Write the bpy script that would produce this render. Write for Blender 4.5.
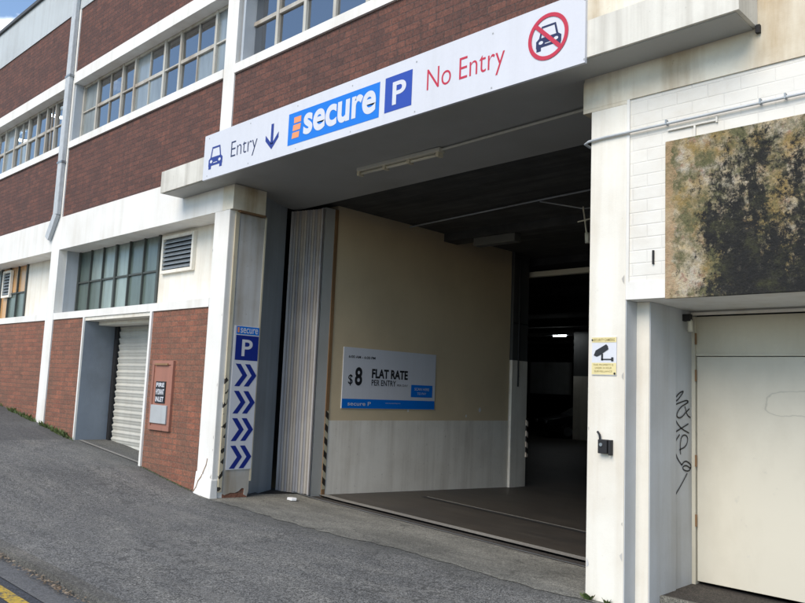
import bpy, bmesh, math, random
from mathutils import Vector, Matrix
random.seed(7)
S = bpy.context.scene
for o in list(bpy.data.objects): bpy.data.objects.remove(o)
C = S.collection

# ------------------------------------------------------------------ camera
cam_d = bpy.data.cameras.new('camera'); cam = bpy.data.objects.new('camera', cam_d); C.objects.link(cam)
R = Matrix(((0.7172229615, 0.6956241319, 0.0412103217),
            (0.0503137351, -0.1106787133, 0.9925818609),
            (0.6950250007, -0.7098290566, -0.1143807629)))       # world -> camera
cam.matrix_world = Matrix.Translation((0, -5.6, 1.6)) @ R.transposed().to_4x4()
cam_d.sensor_width = 36.0; cam_d.lens = 768.0 / 805.0 * 36.0
cam_d.clip_start = 0.05; cam_d.clip_end = 2000
S.camera = cam
S.render.resolution_x = 1024; S.render.resolution_y = 767
# ------------------------------------------------------------------ light and exposure
SUN_EL, SUN_AZ = math.radians(42), math.radians(8)   # azimuth from -Y towards -X
S.view_settings.view_transform = 'Standard'; S.view_settings.look = 'None'
S.view_settings.exposure = 0.92; S.view_settings.gamma = 1.0; S.view_settings.use_curve_mapping = False
W = bpy.data.worlds.new('World'); S.world = W; W.use_nodes = True
nt = W.node_tree; nt.nodes.clear()
def wn(t): return nt.nodes.new(t)
out = wn('ShaderNodeOutputWorld'); bg = wn('ShaderNodeBackground'); sky = wn('ShaderNodeTexSky')
sky.sky_type = 'NISHITA'; sky.sun_disc = False; sky.sun_elevation = SUN_EL
sdir = Vector((math.sin(SUN_AZ) * math.cos(SUN_EL), -math.cos(SUN_AZ) * math.cos(SUN_EL), math.sin(SUN_EL)))
sky.sun_rotation = math.atan2(sdir.x, sdir.y); sky.air_density = 1.0; sky.dust_density = 0.2; sky.ozone_density = 1.5
tc = wn('ShaderNodeTexCoord'); mp = wn('ShaderNodeMapping'); mp.inputs['Scale'].default_value = (1.0, 1.0, 2.2)
mp.inputs['Location'].default_value = (0.9, 0.4, 0.75)
nz = wn('ShaderNodeTexNoise'); nz.inputs['Scale'].default_value = 2.3; nz.inputs['Detail'].default_value = 9; nz.inputs['Roughness'].default_value = 0.55
rp = wn('ShaderNodeValToRGB'); rp.color_ramp.elements[0].position = 0.73; rp.color_ramp.elements[1].position = 0.80
mx = wn('ShaderNodeMix'); mx.data_type = 'RGBA'; mx.inputs[7].default_value = (11.5, 11.7, 12.0, 1)
L = nt.links.new
mm = wn('ShaderNodeMath'); mm.operation = 'MULTIPLY_ADD'; mm.inputs[1].default_value = 0.30
dt = wn('ShaderNodeVectorMath'); dt.operation = 'DOT_PRODUCT'; dt.inputs[1].default_value = (-0.7, 0.7, 0)
L(tc.outputs['Generated'], mp.inputs[0]); L(mp.outputs[0], nz.inputs['Vector']); L(tc.outputs['Generated'], dt.inputs[0])
L(dt.outputs['Value'], mm.inputs[0]); L(nz.outputs[0], mm.inputs[2]); L(mm.outputs[0], rp.inputs[0])   # a bank of cloud behind the building
L(rp.outputs[0], mx.inputs[0]); L(sky.outputs[0], mx.inputs[6]); L(mx.outputs[2], bg.inputs[0])
bg.inputs[1].default_value = 0.115; L(bg.outputs[0], out.inputs[0])
sl = bpy.data.lights.new('sun', 'SUN'); sl.energy = 1.9; sl.angle = math.radians(40); sl.color = (1.0, 0.90, 0.76)
sun = bpy.data.objects.new('sun', sl); C.objects.link(sun); sun.rotation_euler = sdir.to_track_quat('Z', 'Y').to_euler()
sun.location = (0, -10, 20)

# ------------------------------------------------------------------ materials
class MT:
    def __init__(s, name, rough=0.7):
        s.m = bpy.data.materials.new(name); s.m.use_nodes = True; s.t = s.m.node_tree
        s.b = s.t.nodes['Principled BSDF']; s.b.inputs['Roughness'].default_value = rough
        s.pos = s.n('ShaderNodeNewGeometry').outputs['Position']
    def n(s, t): return s.t.nodes.new(t)
    def l(s, a, b): s.t.links.new(a, b)
    def map(s, scale, loc=(0, 0, 0), rot=(0, 0, 0)):
        m = s.n('ShaderNodeMapping'); m.inputs['Scale'].default_value = scale
        m.inputs['Location'].default_value = loc; m.inputs['Rotation'].default_value = rot
        s.l(s.pos, m.inputs[0]); return m.outputs[0]
    def noise(s, scale, detail=6, rough=0.55, vec=None, dist=0.0):
        n = s.n('ShaderNodeTexNoise'); n.inputs['Scale'].default_value = scale; n.inputs['Detail'].default_value = detail
        n.inputs['Roughness'].default_value = rough; n.inputs['Distortion'].default_value = dist
        s.l(vec if vec else s.pos, n.inputs['Vector']); return n.outputs[0]
    def ramp(s, fac, stops):
        r = s.n('ShaderNodeValToRGB'); e = r.color_ramp.elements
        while len(e) < len(stops): e.new(0.5)
        for i, (p, c) in enumerate(stops):
            e[i].position = p; e[i].color = (c, c, c, 1) if not isinstance(c, tuple) else (*c, 1)
        s.l(fac, r.inputs[0]); return r.outputs[0]
    def mix(s, fac, a, b, mode='MIX'):
        m = s.n('ShaderNodeMix'); m.data_type = 'RGBA'; m.blend_type = mode
        for v, i in ((fac, 0), (a, 6), (b, 7)):
            if isinstance(v, (int, float)): m.inputs[i].default_value = v
            elif isinstance(v, tuple): m.inputs[i].default_value = (*v, 1)
            else: s.l(v, m.inputs[i])
        return m.outputs[2]
    def math(s, op, a, b=0.0):
        m = s.n('ShaderNodeMath'); m.operation = op
        for v, i in ((a, 0), (b, 1)):
            if isinstance(v, (int, float)): m.inputs[i].default_value = v
            else: s.l(v, m.inputs[i])
        return m.outputs[0]
    def xyz(s, x=0, y=1, z=2):
        sp = s.n('ShaderNodeSeparateXYZ'); s.l(s.pos, sp.inputs[0]); return sp.outputs
    def comb(s, a, b, c=None):
        k = s.n('ShaderNodeCombineXYZ'); s.l(a, k.inputs[0]); s.l(b, k.inputs[1])
        if c: s.l(c, k.inputs[2])
        return k.outputs[0]
    def bump(s, h, strength=0.3, dist=0.01):
        b = s.n('ShaderNodeBump'); b.inputs['Strength'].default_value = strength; b.inputs['Distance'].default_value = dist
        s.l(h, b.inputs['Height']); s.l(b.outputs[0], s.b.inputs['Normal']); return b
    def col(s, c):
        if isinstance(c, tuple): s.b.inputs['Base Color'].default_value = (*c, 1)
        else: s.l(c, s.b.inputs['Base Color'])
        return s

def plain(name, c, rough=0.5, metal=0.0, var=0.12):
    m = MT(name, rough); n = m.noise(9, 5)
    m.col(m.mix(m.ramp(n, [(0.35, 0.0), (0.7, var)]), c, tuple(v * 0.55 for v in c)))
    m.b.inputs['Metallic'].default_value = metal; return m.m

def paint(name, c, dirt, amt=0.5, rough=0.6, streak=True, bump=0.15, sx=5.0, speck=0.0, edge=None, seed=0.0):
    m = MT(name, rough)
    big = m.ramp(m.noise(0.9, 7, 0.6, m.map((1, 1, 1), (seed, seed, seed))), [(0.42, 0.0), (0.72, 1.0)])
    st = m.ramp(m.noise(1.0, 6, 0.6, m.map((sx, sx, 0.28), (seed, 3, 1))), [(0.46, 0.0), (0.76, 1.0)])
    f = m.math('MULTIPLY', m.math('ADD', m.math('MULTIPLY', big, 0.6), m.math('MULTIPLY', st, 0.7 if streak else 0.0)), amt)
    cc = m.mix(f, c, dirt)
    fine = m.ramp(m.noise(34, 4, 0.7), [(0.3, 0.0), (0.75, 1.0)])
    cc = m.mix(m.math('MULTIPLY', fine, 0.10), cc, tuple(v * 0.6 for v in c))
    if speck:
        sp = m.ramp(m.noise(14, 8, 0.75), [(0.62, 0.0), (0.68, 1.0)])
        cc = m.mix(m.math('MULTIPLY', sp, speck), cc, tuple(v * 0.5 for v in dirt))
    m.col(cc)
    h = m.math('ADD', m.noise(5, 6), m.math('MULTIPLY', m.noise(70, 3), 0.25))
    m.bump(h, bump, 0.02); return m.m

def brick(name, c1, c2, mortar, dark, w=0.225, h=0.079, lo=0.35):
    m = MT(name, 0.85); p = m.xyz(); v = m.comb(p[0], p[2])
    b = m.n('ShaderNodeTexBrick'); m.l(v, b.inputs['Vector'])
    for k, x in (('Scale', 1.0), ('Mortar Size', 0.006), ('Mortar Smooth', 0.3), ('Brick Width', w), ('Row Height', h), ('Bias', 0.0)):
        b.inputs[k].default_value = x
    b.inputs['Bias'].default_value = -0.1
    b.inputs['Color1'].default_value = (*c1, 1); b.inputs['Color2'].default_value = (*c2, 1); b.inputs['Mortar'].default_value = (*mortar, 1)
    b2 = m.n('ShaderNodeTexBrick'); m.l(v, b2.inputs['Vector'])
    for k, x in (('Scale', 1.0), ('Mortar Size', 0.0), ('Brick Width', w), ('Row Height', h), ('Bias', 0.2)): b2.inputs[k].default_value = x
    b2.offset = 0.5; b2.inputs['Color1'].default_value = (1, 1, 1, 1); b2.inputs['Color2'].default_value = (0.55, 0.5, 0.5, 1)
    c = m.mix(0.30, b.outputs[0], b2.outputs[0], 'MULTIPLY')
    n = m.ramp(m.noise(1.1, 8, 0.65), [(0.3, 0.0), (0.7, 1.0)])
    st = m.ramp(m.noise(1.0, 6, 0.7, m.map((9, 9, 1.1))), [(0.35, 0.0), (0.7, 1.0)])
    c = m.mix(m.math('MULTIPLY', n, lo), c, dark); c = m.mix(m.math('MULTIPLY', st, 0.6), c, dark)
    spk = m.ramp(m.noise(40, 5, 0.7), [(0.32, 0.55), (0.68, 1.35)])
    m.col(m.mix(1.0, c, spk, 'MULTIPLY'))
    hh = m.math('SUBTRACT', m.math('MULTIPLY', m.noise(60, 4), 0.3), m.math('MULTIPLY', b.outputs[1], 1.0))
    m.bump(hh, 0.9, 0.012); return m.m

def block(name, c, dirt):
    m = MT(name, 0.65); p = m.xyz(); v = m.comb(p[0], p[2])
    b = m.n('ShaderNodeTexBrick'); m.l(v, b.inputs['Vector'])
    for k, x in (('Scale', 1.0), ('Mortar Size', 0.008), ('Mortar Smooth', 0.9), ('Brick Width', 0.245), ('Row Height', 0.103)): b.inputs[k].default_value = x
    d = tuple(v * 0.93 for v in c)
    b.inputs['Color1'].default_value = (*c, 1); b.inputs['Color2'].default_value = (*tuple(v * 0.97 for v in c), 1); b.inputs['Mortar'].default_value = (*d, 1)
    n = m.ramp(m.noise(1.3, 8, 0.65, m.map((1, 1, 1.6), (2, 0, 5))), [(0.48, 0.0), (0.75, 1.0)])
    cc = m.mix(m.math('MULTIPLY', n, 0.5), b.outputs[0], dirt)
    sp = m.ramp(m.noise(9, 8, 0.7), [(0.6, 0.0), (0.75, 1.0)])
    m.col(m.mix(m.math('MULTIPLY', sp, 0.35), cc, dirt))
    hh = m.math('SUBTRACT', m.math('MULTIPLY', m.noise(18, 6), 0.5), m.math('MULTIPLY', b.outputs[1], m.ramp(m.noise(1.5, 5), [(0.35, 0.15), (0.6, 0.7)])))
    m.bump(hh, 0.4, 0.010); return m.m

M = {}
M['white'] = paint('white_painted_concrete', (0.82, 0.81, 0.775), (0.46, 0.40, 0.30), 0.45, speck=0.12)
M['cream'] = paint('cream_painted_concrete', (0.80, 0.775, 0.70), (0.45, 0.36, 0.24), 0.55, speck=0.15, seed=4.0)
M['cream_stained'] = paint('stained_cream_concrete', (0.80, 0.755, 0.63), (0.36, 0.25, 0.12), 1.15, sx=3.0, speck=0.35, seed=9.0)
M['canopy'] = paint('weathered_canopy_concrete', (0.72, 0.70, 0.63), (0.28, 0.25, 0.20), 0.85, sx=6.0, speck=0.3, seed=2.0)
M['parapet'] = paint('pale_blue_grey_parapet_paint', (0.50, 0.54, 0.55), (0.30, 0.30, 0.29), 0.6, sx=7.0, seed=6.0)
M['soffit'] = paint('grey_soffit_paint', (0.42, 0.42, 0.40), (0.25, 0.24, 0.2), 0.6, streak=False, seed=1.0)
M['bluegrey'] = paint('blue_grey_paint_and_shade', (0.42, 0.46, 0.50), (0.22, 0.23, 0.24), 0.7, seed=3.0)  # pocket wall paint; on reveals and returns the colour includes side shade
M['reveal'] = paint('rough_grey_plaster', (0.20, 0.235, 0.28), (0.09, 0.10, 0.11), 0.9, streak=False, bump=0.5, seed=5.0)
M['pillarside'] = paint('worn_shade_greyed_paint', (0.56, 0.56, 0.55), (0.26, 0.20, 0.12), 0.8, speck=0.6, seed=8.0)  # worn paint, with the side face's shade mixed into the grey
M['plaster'] = paint('chipped_white_plaster', (0.66, 0.67, 0.68), (0.32, 0.30, 0.28), 0.5, seed=8.5)
M['brick_hi'] = brick('dark_red_brick', (0.20, 0.076, 0.050), (0.125, 0.052, 0.038), (0.115, 0.075, 0.062), (0.058, 0.036, 0.032))
M['brick_lo'] = brick('red_brick', (0.37, 0.125, 0.070), (0.255, 0.085, 0.052), (0.25, 0.155, 0.11), (0.13, 0.085, 0.058), lo=0.6)
M['block'] = block('painted_blockwork', (0.74, 0.72, 0.665), (0.50, 0.44, 0.35))
M['frame'] = paint('peeling_cream_window_paint', (0.50, 0.49, 0.44), (0.22, 0.15, 0.09), 0.9, bump=0.1, speck=0.5)
M['frame_dark'] = paint('dark_green_window_paint', (0.055, 0.065, 0.06), (0.03, 0.03, 0.025), 0.5)
M['dark'] = plain('dark_opening', (0.02, 0.02, 0.02), 0.8)
M['steel'] = plain('grey_galvanised_steel', (0.30, 0.33, 0.35), 0.45, 0.5, 0.5)
M['pipe'] = plain('dull_grey_pipe', (0.50, 0.53, 0.55), 0.6, 0.0, 0.4)
M['rust'] = paint('rusty_steel', (0.26, 0.15, 0.07), (0.08, 0.035, 0.015), 0.9, speck=0.7)
M['angle'] = paint('yellowed_cream_steel_angle', (0.66, 0.61, 0.46), (0.22, 0.12, 0.05), 0.7, speck=0.9)
M['black'] = plain('black_plastic', (0.012, 0.012, 0.014), 0.7)
def yel():
    m = MT('worn_yellow_paint', 0.7); k = m.ramp(m.noise(24, 9, 0.75), [(0.40, 0.0), (0.52, 1.0)])
    m.col(m.mix(k, (0.09, 0.085, 0.07), (0.50, 0.34, 0.04))); m.bump(m.noise(60, 4), 0.3, 0.004); return m.m
M['yellow'] = yel()
M['signwhite'] = paint('white_sign_face', (0.65, 0.66, 0.705), (0.40, 0.40, 0.38), 0.16, rough=0.35, bump=0.05, sx=9.0)
M['signblue'] = plain('bright_blue_sign_vinyl', (0.003, 0.17, 0.66), 0.35, 0.0, 0.04)
M['navy'] = plain('navy_sign_vinyl', (0.012, 0.028, 0.22), 0.35, 0.0, 0.04)
M['royal'] = plain('royal_blue_sign_vinyl', (0.02, 0.06, 0.36), 0.35, 0.0, 0.04)
M['ink'] = plain('dark_blue_lettering', (0.012, 0.018, 0.075), 0.4, 0.0, 0.04)
M['red'] = plain('red_sign_vinyl', (0.50, 0.022, 0.05), 0.4, 0.0, 0.04)
M['orange'] = plain('orange_sign_vinyl', (0.80, 0.30, 0.12), 0.4, 0.0, 0.04)
M['blackink'] = plain('black_lettering', (0.015, 0.016, 0.02), 0.5, 0.0, 0.04)
M['paleyellow'] = plain('pale_yellow_sign_band', (0.74, 0.64, 0.33), 0.5, 0.0, 0.3)
M['ochreink'] = plain('ochre_lettering', (0.30, 0.24, 0.09), 0.5)
M['door'] = paint('cream_garage_door_paint', (0.61, 0.575, 0.47), (0.36, 0.32, 0.24), 0.6, bump=0.08, sx=1.6, seed=12.0)
M['jambshade'] = paint('shade_greyed_jamb_paint', (0.50, 0.52, 0.54), (0.30, 0.28, 0.24), 0.7, seed=13.0)  # grey holds the shade of the recess side faces
def doormat():
    m = MT('stained_garage_door_paint', 0.55); p = m.xyz()
    n = m.ramp(m.noise(1.1, 8, 0.65, m.map((1, 1, .6), (2, 1, 3))), [(0.4, 0.0), (0.75, 1.0)])
    c = m.mix(m.math('MULTIPLY', n, 0.6), (0.62, 0.585, 0.49), (0.42, 0.38, 0.30))
    # wiped patch with a darker rim
    du = m.math('MULTIPLY', m.math('ADD', p[0], 1.95), 2.6); dv = m.math('MULTIPLY', m.math('SUBTRACT', p[2], 1.62), 9.0)
    r_ = m.math('ADD', m.math('SQRT', m.math('ADD', m.math('POWER', m.math('ABSOLUTE', du), 4.0), m.math('POWER', m.math('ABSOLUTE', dv), 4.0))), m.math('MULTIPLY', m.noise(5, 6), 1.1))
    rim = m.ramp(r_, [(0.46, 0.0), (0.52, 0.55), (0.56, 0.05), (0.62, 0.0)])
    rr = m.math('DIVIDE', r_, 3.0)
    rim = m.ramp(rr, [(0.42, 0.0), (0.455, 0.5), (0.47, 0.08), (0.52, 0.0)])
    c = m.mix(rim, c, (0.25, 0.24, 0.20))
    sm = m.ramp(m.noise(3.2, 7, 0.7, m.map((1, 1, 1), (6, 2, 8))), [(0.60, 0.0), (0.74, 0.6)])
    c = m.mix(sm, c, (0.30, 0.30, 0.29))
    m.col(c); m.bump(m.noise(4, 6), 0.12, 0.02); return m.m
M['doorleaf'] = doormat()
M['beige'] = paint('beige_interior_paint', (0.66, 0.53, 0.345), (0.40, 0.31, 0.20), 0.55, seed=14.0, streak=False)
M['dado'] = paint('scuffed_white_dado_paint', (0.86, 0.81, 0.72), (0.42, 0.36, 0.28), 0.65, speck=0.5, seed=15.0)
M['ceil'] = paint('sooty_concrete_ceiling', (0.055, 0.055, 0.052), (0.02, 0.02, 0.02), 0.8, streak=False)
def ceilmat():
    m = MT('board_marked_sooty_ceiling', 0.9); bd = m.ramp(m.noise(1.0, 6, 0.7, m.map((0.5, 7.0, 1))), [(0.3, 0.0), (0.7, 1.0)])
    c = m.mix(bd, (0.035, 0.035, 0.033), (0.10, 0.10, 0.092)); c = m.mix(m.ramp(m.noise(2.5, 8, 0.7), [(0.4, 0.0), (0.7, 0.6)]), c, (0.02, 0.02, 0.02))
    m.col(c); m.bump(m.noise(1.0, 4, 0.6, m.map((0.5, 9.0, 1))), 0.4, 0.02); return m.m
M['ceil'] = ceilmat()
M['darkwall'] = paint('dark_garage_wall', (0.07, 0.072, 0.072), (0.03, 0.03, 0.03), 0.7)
M['slat_a'] = paint('cream_folding_slat', (0.66, 0.60, 0.52), (0.22, 0.15, 0.11), 0.7, sx=8)
M['slat_b'] = paint('grey_folding_slat', (0.50, 0.48, 0.48), (0.16, 0.14, 0.14), 0.7, sx=8)
M['slat_shade'] = paint('shaded_folding_slat', (0.20, 0.185, 0.175), (0.06, 0.05, 0.05), 0.7, sx=8)  # dark colour stands in for shade in the gaps between pleats
M['shutter'] = paint('pale_roller_shutter_paint', (0.50, 0.50, 0.46), (0.30, 0.28, 0.24), 0.5, bump=0.05)
M['hydred'] = paint('faded_red_cabinet_paint', (0.34, 0.15, 0.105), (0.20, 0.10, 0.07), 1.0, speck=0.8)
M['greyplate'] = paint('scratched_grey_plate', (0.42, 0.44, 0.45), (0.22, 0.22, 0.22), 0.9, speck=0.4)
M['timber'] = plain('orange_blind', (0.62, 0.36, 0.15), 0.6)
M['carpaint'] = plain('dark_car_paint', (0.02, 0.022, 0.026), 0.2, 0.3)
M['rubber'] = plain('tyre_rubber', (0.015, 0.015, 0.015), 0.8)
M['litter'] = plain('white_litter', (0.75, 0.75, 0.76), 0.6)
M['ash'] = paint('roof_felt', (0.08, 0.08, 0.08), (0.05, 0.05, 0.05), 0.5)

def moss():
    m = MT('mossy_unpainted_render', 0.95)
    p = m.xyz()
    cream = m.mix(m.ramp(m.noise(7, 8, 0.7), [(0.35, 0.0), (0.6, 1.0)]), (0.54, 0.42, 0.24), (0.50, 0.45, 0.36))
    pink = m.mix(m.ramp(m.noise(16, 8, 0.75), [(0.52, 0.0), (0.62, 1.0)]), cream, (0.36, 0.22, 0.16))
    ochre = m.mix(m.ramp(m.noise(3.2, 8, 0.7, m.map((1, 1, 1), (1, 2, 7))), [(0.46, 0.0), (0.60, 0.9)]), pink, (0.32, 0.22, 0.07))
    grn = m.mix(m.ramp(m.noise(4.5, 9, 0.75, m.map((1, 1, 0.8), (5, 2, 3))), [(0.46, 0.0), (0.58, 1.0)]), ochre, (0.135, 0.13, 0.062))
    # lichen grows thicker away from the outer (left) end
    xr = m.math('MINIMUM', m.math('MULTIPLY', m.math('ADD', p[0], 2.62), 0.40), 0.185)
    thr = m.math('ADD', m.noise(2.5, 12, 0.72, m.map((1.25, 1, 0.7), (3, 7, 1.4)), 0.3), xr)
    zlow = m.math('MULTIPLY', m.math('MAXIMUM', m.math('SUBTRACT', 2.85, p[2]), 0.0), 0.16)
    thr = m.math('ADD', thr, m.math('MULTIPLY', zlow, m.math('MULTIPLY', xr, 6.0)))
    fine = m.noise(26, 10, 0.8)
    top = m.math('MULTIPLY', m.math('MAXIMUM', m.math('SUBTRACT', p[2], 3.45), 0.0), -0.5)
    thr = m.math('ADD', thr, top)
    blk = m.ramp(m.math('ADD', thr, m.math('MULTIPLY', m.math('SUBTRACT', fine, 0.5), 0.7)), [(0.60, 0.0), (0.70, 1.0)])
    dk = m.mix(m.ramp(m.noise(6, 10, 0.8, m.map((1, 1, 1), (9, 4, 2))), [(0.50, 0.0), (0.66, 1.0)]), (0.016, 0.016, 0.015), (0.060, 0.060, 0.030))
    dk = m.mix(m.ramp(m.noise(19, 10, 0.8), [(0.55, 0.0), (0.63, 0.7)]), dk, (0.075, 0.07, 0.055))
    c = m.mix(blk, grn, dk)
    wear = m.ramp(m.noise(33, 8, 0.8), [(0.56, 0.0), (0.63, 1.0)])
    c = m.mix(m.math('MULTIPLY', wear, 0.65), c, (0.025, 0.022, 0.018))
    # bare clay-coloured strip down the outer edge
    e = m.math('LESS_THAN', m.math('ADD', p[0], m.math('MULTIPLY', m.math('SUBTRACT', m.noise(5, 9, 0.8), 0.5), 0.35)), -2.58)
    c = m.mix(m.math('MULTIPLY', m.math('MULTIPLY', e, m.ramp(m.noise(7, 8, 0.8), [(0.38, 0.15), (0.55, 0.85)])), 1.0), c, (0.44, 0.30, 0.17))
    m.col(c)
    m.bump(m.math('ADD', m.noise(14, 9, 0.75), m.math('MULTIPLY', m.noise(4, 5), 0.8)), 0.9, 0.035)
    return m.m
M['moss'] = moss()

def ground_mat(name, base, light, dark, agg=0.6, crack=False, stain=0.5, rough=0.9):
    m = MT(name, rough)
    big = m.ramp(m.noise(0.45, 8, 0.6, m.map((1, 1.6, 1))), [(0.35, 0.0), (0.7, 1.0)])
    c = m.mix(m.math('MULTIPLY', big, stain), base, dark)
    mid = m.ramp(m.noise(2.2, 8, 0.65, m.map((0.5, 1.5, 1), (4, 1, 0))), [(0.45, 0.0), (0.75, 1.0)])
    c = m.mix(m.math('MULTIPLY', mid, stain * 0.8), c, light)
    v = m.n('ShaderNodeTexVoronoi'); v.inputs['Scale'].default_value = 120; m.l(m.pos, v.inputs['Vector'])
    bw = m.n('ShaderNodeRGBToBW'); m.l(v.outputs['Color'], bw.inputs[0])
    a = m.ramp(bw.outputs[0], [(0.2, 1.0 - agg), (0.85, 1.0 + agg)])
    f = m.ramp(m.noise(22, 8, 0.85), [(0.32, 1.0 - agg * 0.6), (0.68, 1.0 + agg * 0.7)])
    c = m.mix(1.0, c, a, 'MULTIPLY'); c = m.mix(1.0, c, f, 'MULTIPLY')
    if name.startswith('grey_chip'):
        px = m.xyz()
        wob = m.math('ADD', px[0], m.math('MULTIPLY', m.noise(3, 4), 0.12))
        c = m.mix(m.math('MULTIPLY', m.math('LESS_THAN', wob, -13.12), 0.55), c, (0.055, 0.057, 0.058))
        sk = m.ramp(m.noise(1.0, 6, 0.6, m.map((0.5, 4.0, 1), (0, 2, 0), (0, 0, 0.35))), [(0.52, 0.0), (0.66, 0.4)])
        c = m.mix(sk, c, (0.185, 0.18, 0.165))
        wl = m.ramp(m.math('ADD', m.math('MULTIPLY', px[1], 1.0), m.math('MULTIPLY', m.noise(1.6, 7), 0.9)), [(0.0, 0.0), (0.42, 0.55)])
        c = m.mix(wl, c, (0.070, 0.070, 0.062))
    if crack:
        vv = m.n('ShaderNodeTexVoronoi'); vv.feature = 'DISTANCE_TO_EDGE'; vv.inputs['Scale'].default_value = 0.55
        ad = m.n('ShaderNodeVectorMath'); ad.operation = 'ADD'
        nn = m.n('ShaderNodeTexNoise'); nn.inputs['Scale'].default_value = 2.5; nn.inputs['Detail'].default_value = 6; m.l(m.pos, nn.inputs['Vector'])
        m.l(m.pos, ad.inputs[0]); m.l(nn.outputs['Color'], ad.inputs[1]); m.l(ad.outputs[0], vv.inputs['Vector'])
        k = m.ramp(vv.outputs[0], [(0.0, 1.0), (0.010, 0.0)])
        gv = m.n('ShaderNodeTexVoronoi'); gv.inputs['Scale'].default_value = 2.4; m.l(m.pos, gv.inputs['Vector'])
        c = m.mix(m.ramp(gv.outputs['Distance'], [(0.045, 0.55), (0.06, 0.0)]), c, (0.24, 0.235, 0.22))
        gw = m.n('ShaderNodeTexVoronoi'); gw.inputs['Scale'].default_value = 1.1; m.l(m.map((1, 1, 1), (3, 5, 0)), gw.inputs['Vector'])
        c = m.mix(m.ramp(m.math('ADD', gw.outputs['Distance'], m.math('MULTIPLY', m.noise(9, 5), 0.12)), [(0.10, 0.5), (0.20, 0.0)]), c, (0.05, 0.05, 0.05))
        c = m.mix(m.math('MULTIPLY', k, 0.75), c, tuple(q * 0.35 for q in base))
    m.col(c)
    m.bump(m.math('ADD', v.outputs['Distance'], m.math('MULTIPLY', m.noise(45, 5), 0.6)), 0.4, 0.004)
    return m.m
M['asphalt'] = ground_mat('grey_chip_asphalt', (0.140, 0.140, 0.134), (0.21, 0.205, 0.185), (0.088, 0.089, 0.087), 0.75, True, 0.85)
M['road'] = ground_mat('dark_road_asphalt', (0.05, 0.055, 0.07), (0.08, 0.08, 0.085), (0.03, 0.035, 0.04), 0.5)
M['apron'] = ground_mat('worn_concrete_apron', (0.19, 0.185, 0.160), (0.29, 0.28, 0.24), (0.10, 0.098, 0.085), 0.45, True, 0.9)
M['gutter'] = ground_mat('smooth_gutter_concrete', (0.125, 0.127, 0.13), (0.17, 0.17, 0.165), (0.075, 0.078, 0.08), 0.35)
M['kerb'] = ground_mat('stone_kerb', (0.105, 0.104, 0.098), (0.16, 0.15, 0.13), (0.06, 0.055, 0.045), 0.5, False, 0.9)
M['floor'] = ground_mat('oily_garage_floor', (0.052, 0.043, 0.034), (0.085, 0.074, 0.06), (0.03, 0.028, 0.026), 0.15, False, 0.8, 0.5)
M['lip'] = ground_mat('worn_concrete_lip', (0.24, 0.23, 0.21), (0.32, 0.31, 0.28), (0.13, 0.12, 0.11), 0.25)
M['dirt'] = ground_mat('dark_gritty_dirt', (0.045, 0.038, 0.032), (0.10, 0.09, 0.075), (0.02, 0.018, 0.016), 0.6)

def glass(name, fac, tint=(0.75, 0.8, 0.85), rough=0.02, body=None):
    m = MT(name, rough); t = m.t
    g = m.n('ShaderNodeBsdfGlossy'); g.inputs['Roughness'].default_value = rough; g.inputs['Color'].default_value = (1, 1, 1, 1)
    if body: 
        d = m.n('ShaderNodeBsdfDiffuse')
        nn = m.ramp(m.noise(1.0, 6, 0.6, m.map((5, 5, 0.8))), [(0.35, 0.0), (0.7, 1.0)])
        m.l(m.mix(nn, body, tuple(v * 0.55 for v in body)), d.inputs[0])
    else:
        d = m.n('ShaderNodeBsdfTransparent'); d.inputs[0].default_value = (*tint, 1)
    w = m.n('ShaderNodeMixShader'); lw = m.n('ShaderNodeFresnel'); lw.inputs[0].default_value = 1.5
    f = m.math('MINIMUM', m.math('ADD', lw.outputs[0], fac), 0.9)
    bp = m.n('ShaderNodeBump'); bp.inputs['Strength'].default_value = 0.12; bp.inputs['Distance'].default_value = 0.02
    m.l(m.noise(1.7, 3), bp.inputs['Height']); m.l(bp.outputs[0], g.inputs['Normal'])
    m.l(f, w.inputs[0]); m.l(d.outputs[0], w.inputs[1]); m.l(g.outputs[0], w.inputs[2])
    m.l(w.outputs[0], t.nodes['Material Output'].inputs[0]); return m.m
M['glass'] = glass('clear_window_glass', 0.26, (0.55, 0.65, 0.75))
M['frost'] = glass('whitened_window_glass', 0.06, body=(0.26, 0.30, 0.31), rough=0.12)
M['wired'] = glass('greenish_wired_glass', 0.02, body=(0.10, 0.135, 0.12), rough=0.25)
M['wired_pale'] = glass('pale_wired_glass', 0.02, body=(0.24, 0.30, 0.28), rough=0.25)
M['orangepane'] = glass('orange_blind_glass', 0.0, body=(0.60, 0.33, 0.13), rough=0.25)  # orange of the blind put straight into the pane colour
def emit(name, c, s):
    m = MT(name); m.b.inputs['Emission Color'].default_value = (*c, 1); m.b.inputs['Emission Strength'].default_value = s; m.col((0.8, 0.8, 0.8)); return m.m
M['tube'] = emit('lit_fluorescent_tube', (0.95, 1.0, 1.0), 22.0)
M['offtube'] = plain('unlit_white_tube', (0.66, 0.63, 0.52), 0.4)
def leafm(name, a, b):
    m = MT(name, 0.6); m.col(m.mix(m.ramp(m.noise(25, 3), [(0.35, 0.0), (0.65, 1.0)]), a, b)); return m.m
M['weed'] = leafm('weed_green', (0.06, 0.11, 0.025), (0.12, 0.14, 0.05))
M['dryleaf'] = leafm('dry_leaf_brown', (0.13, 0.085, 0.05), (0.30, 0.24, 0.17))
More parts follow.
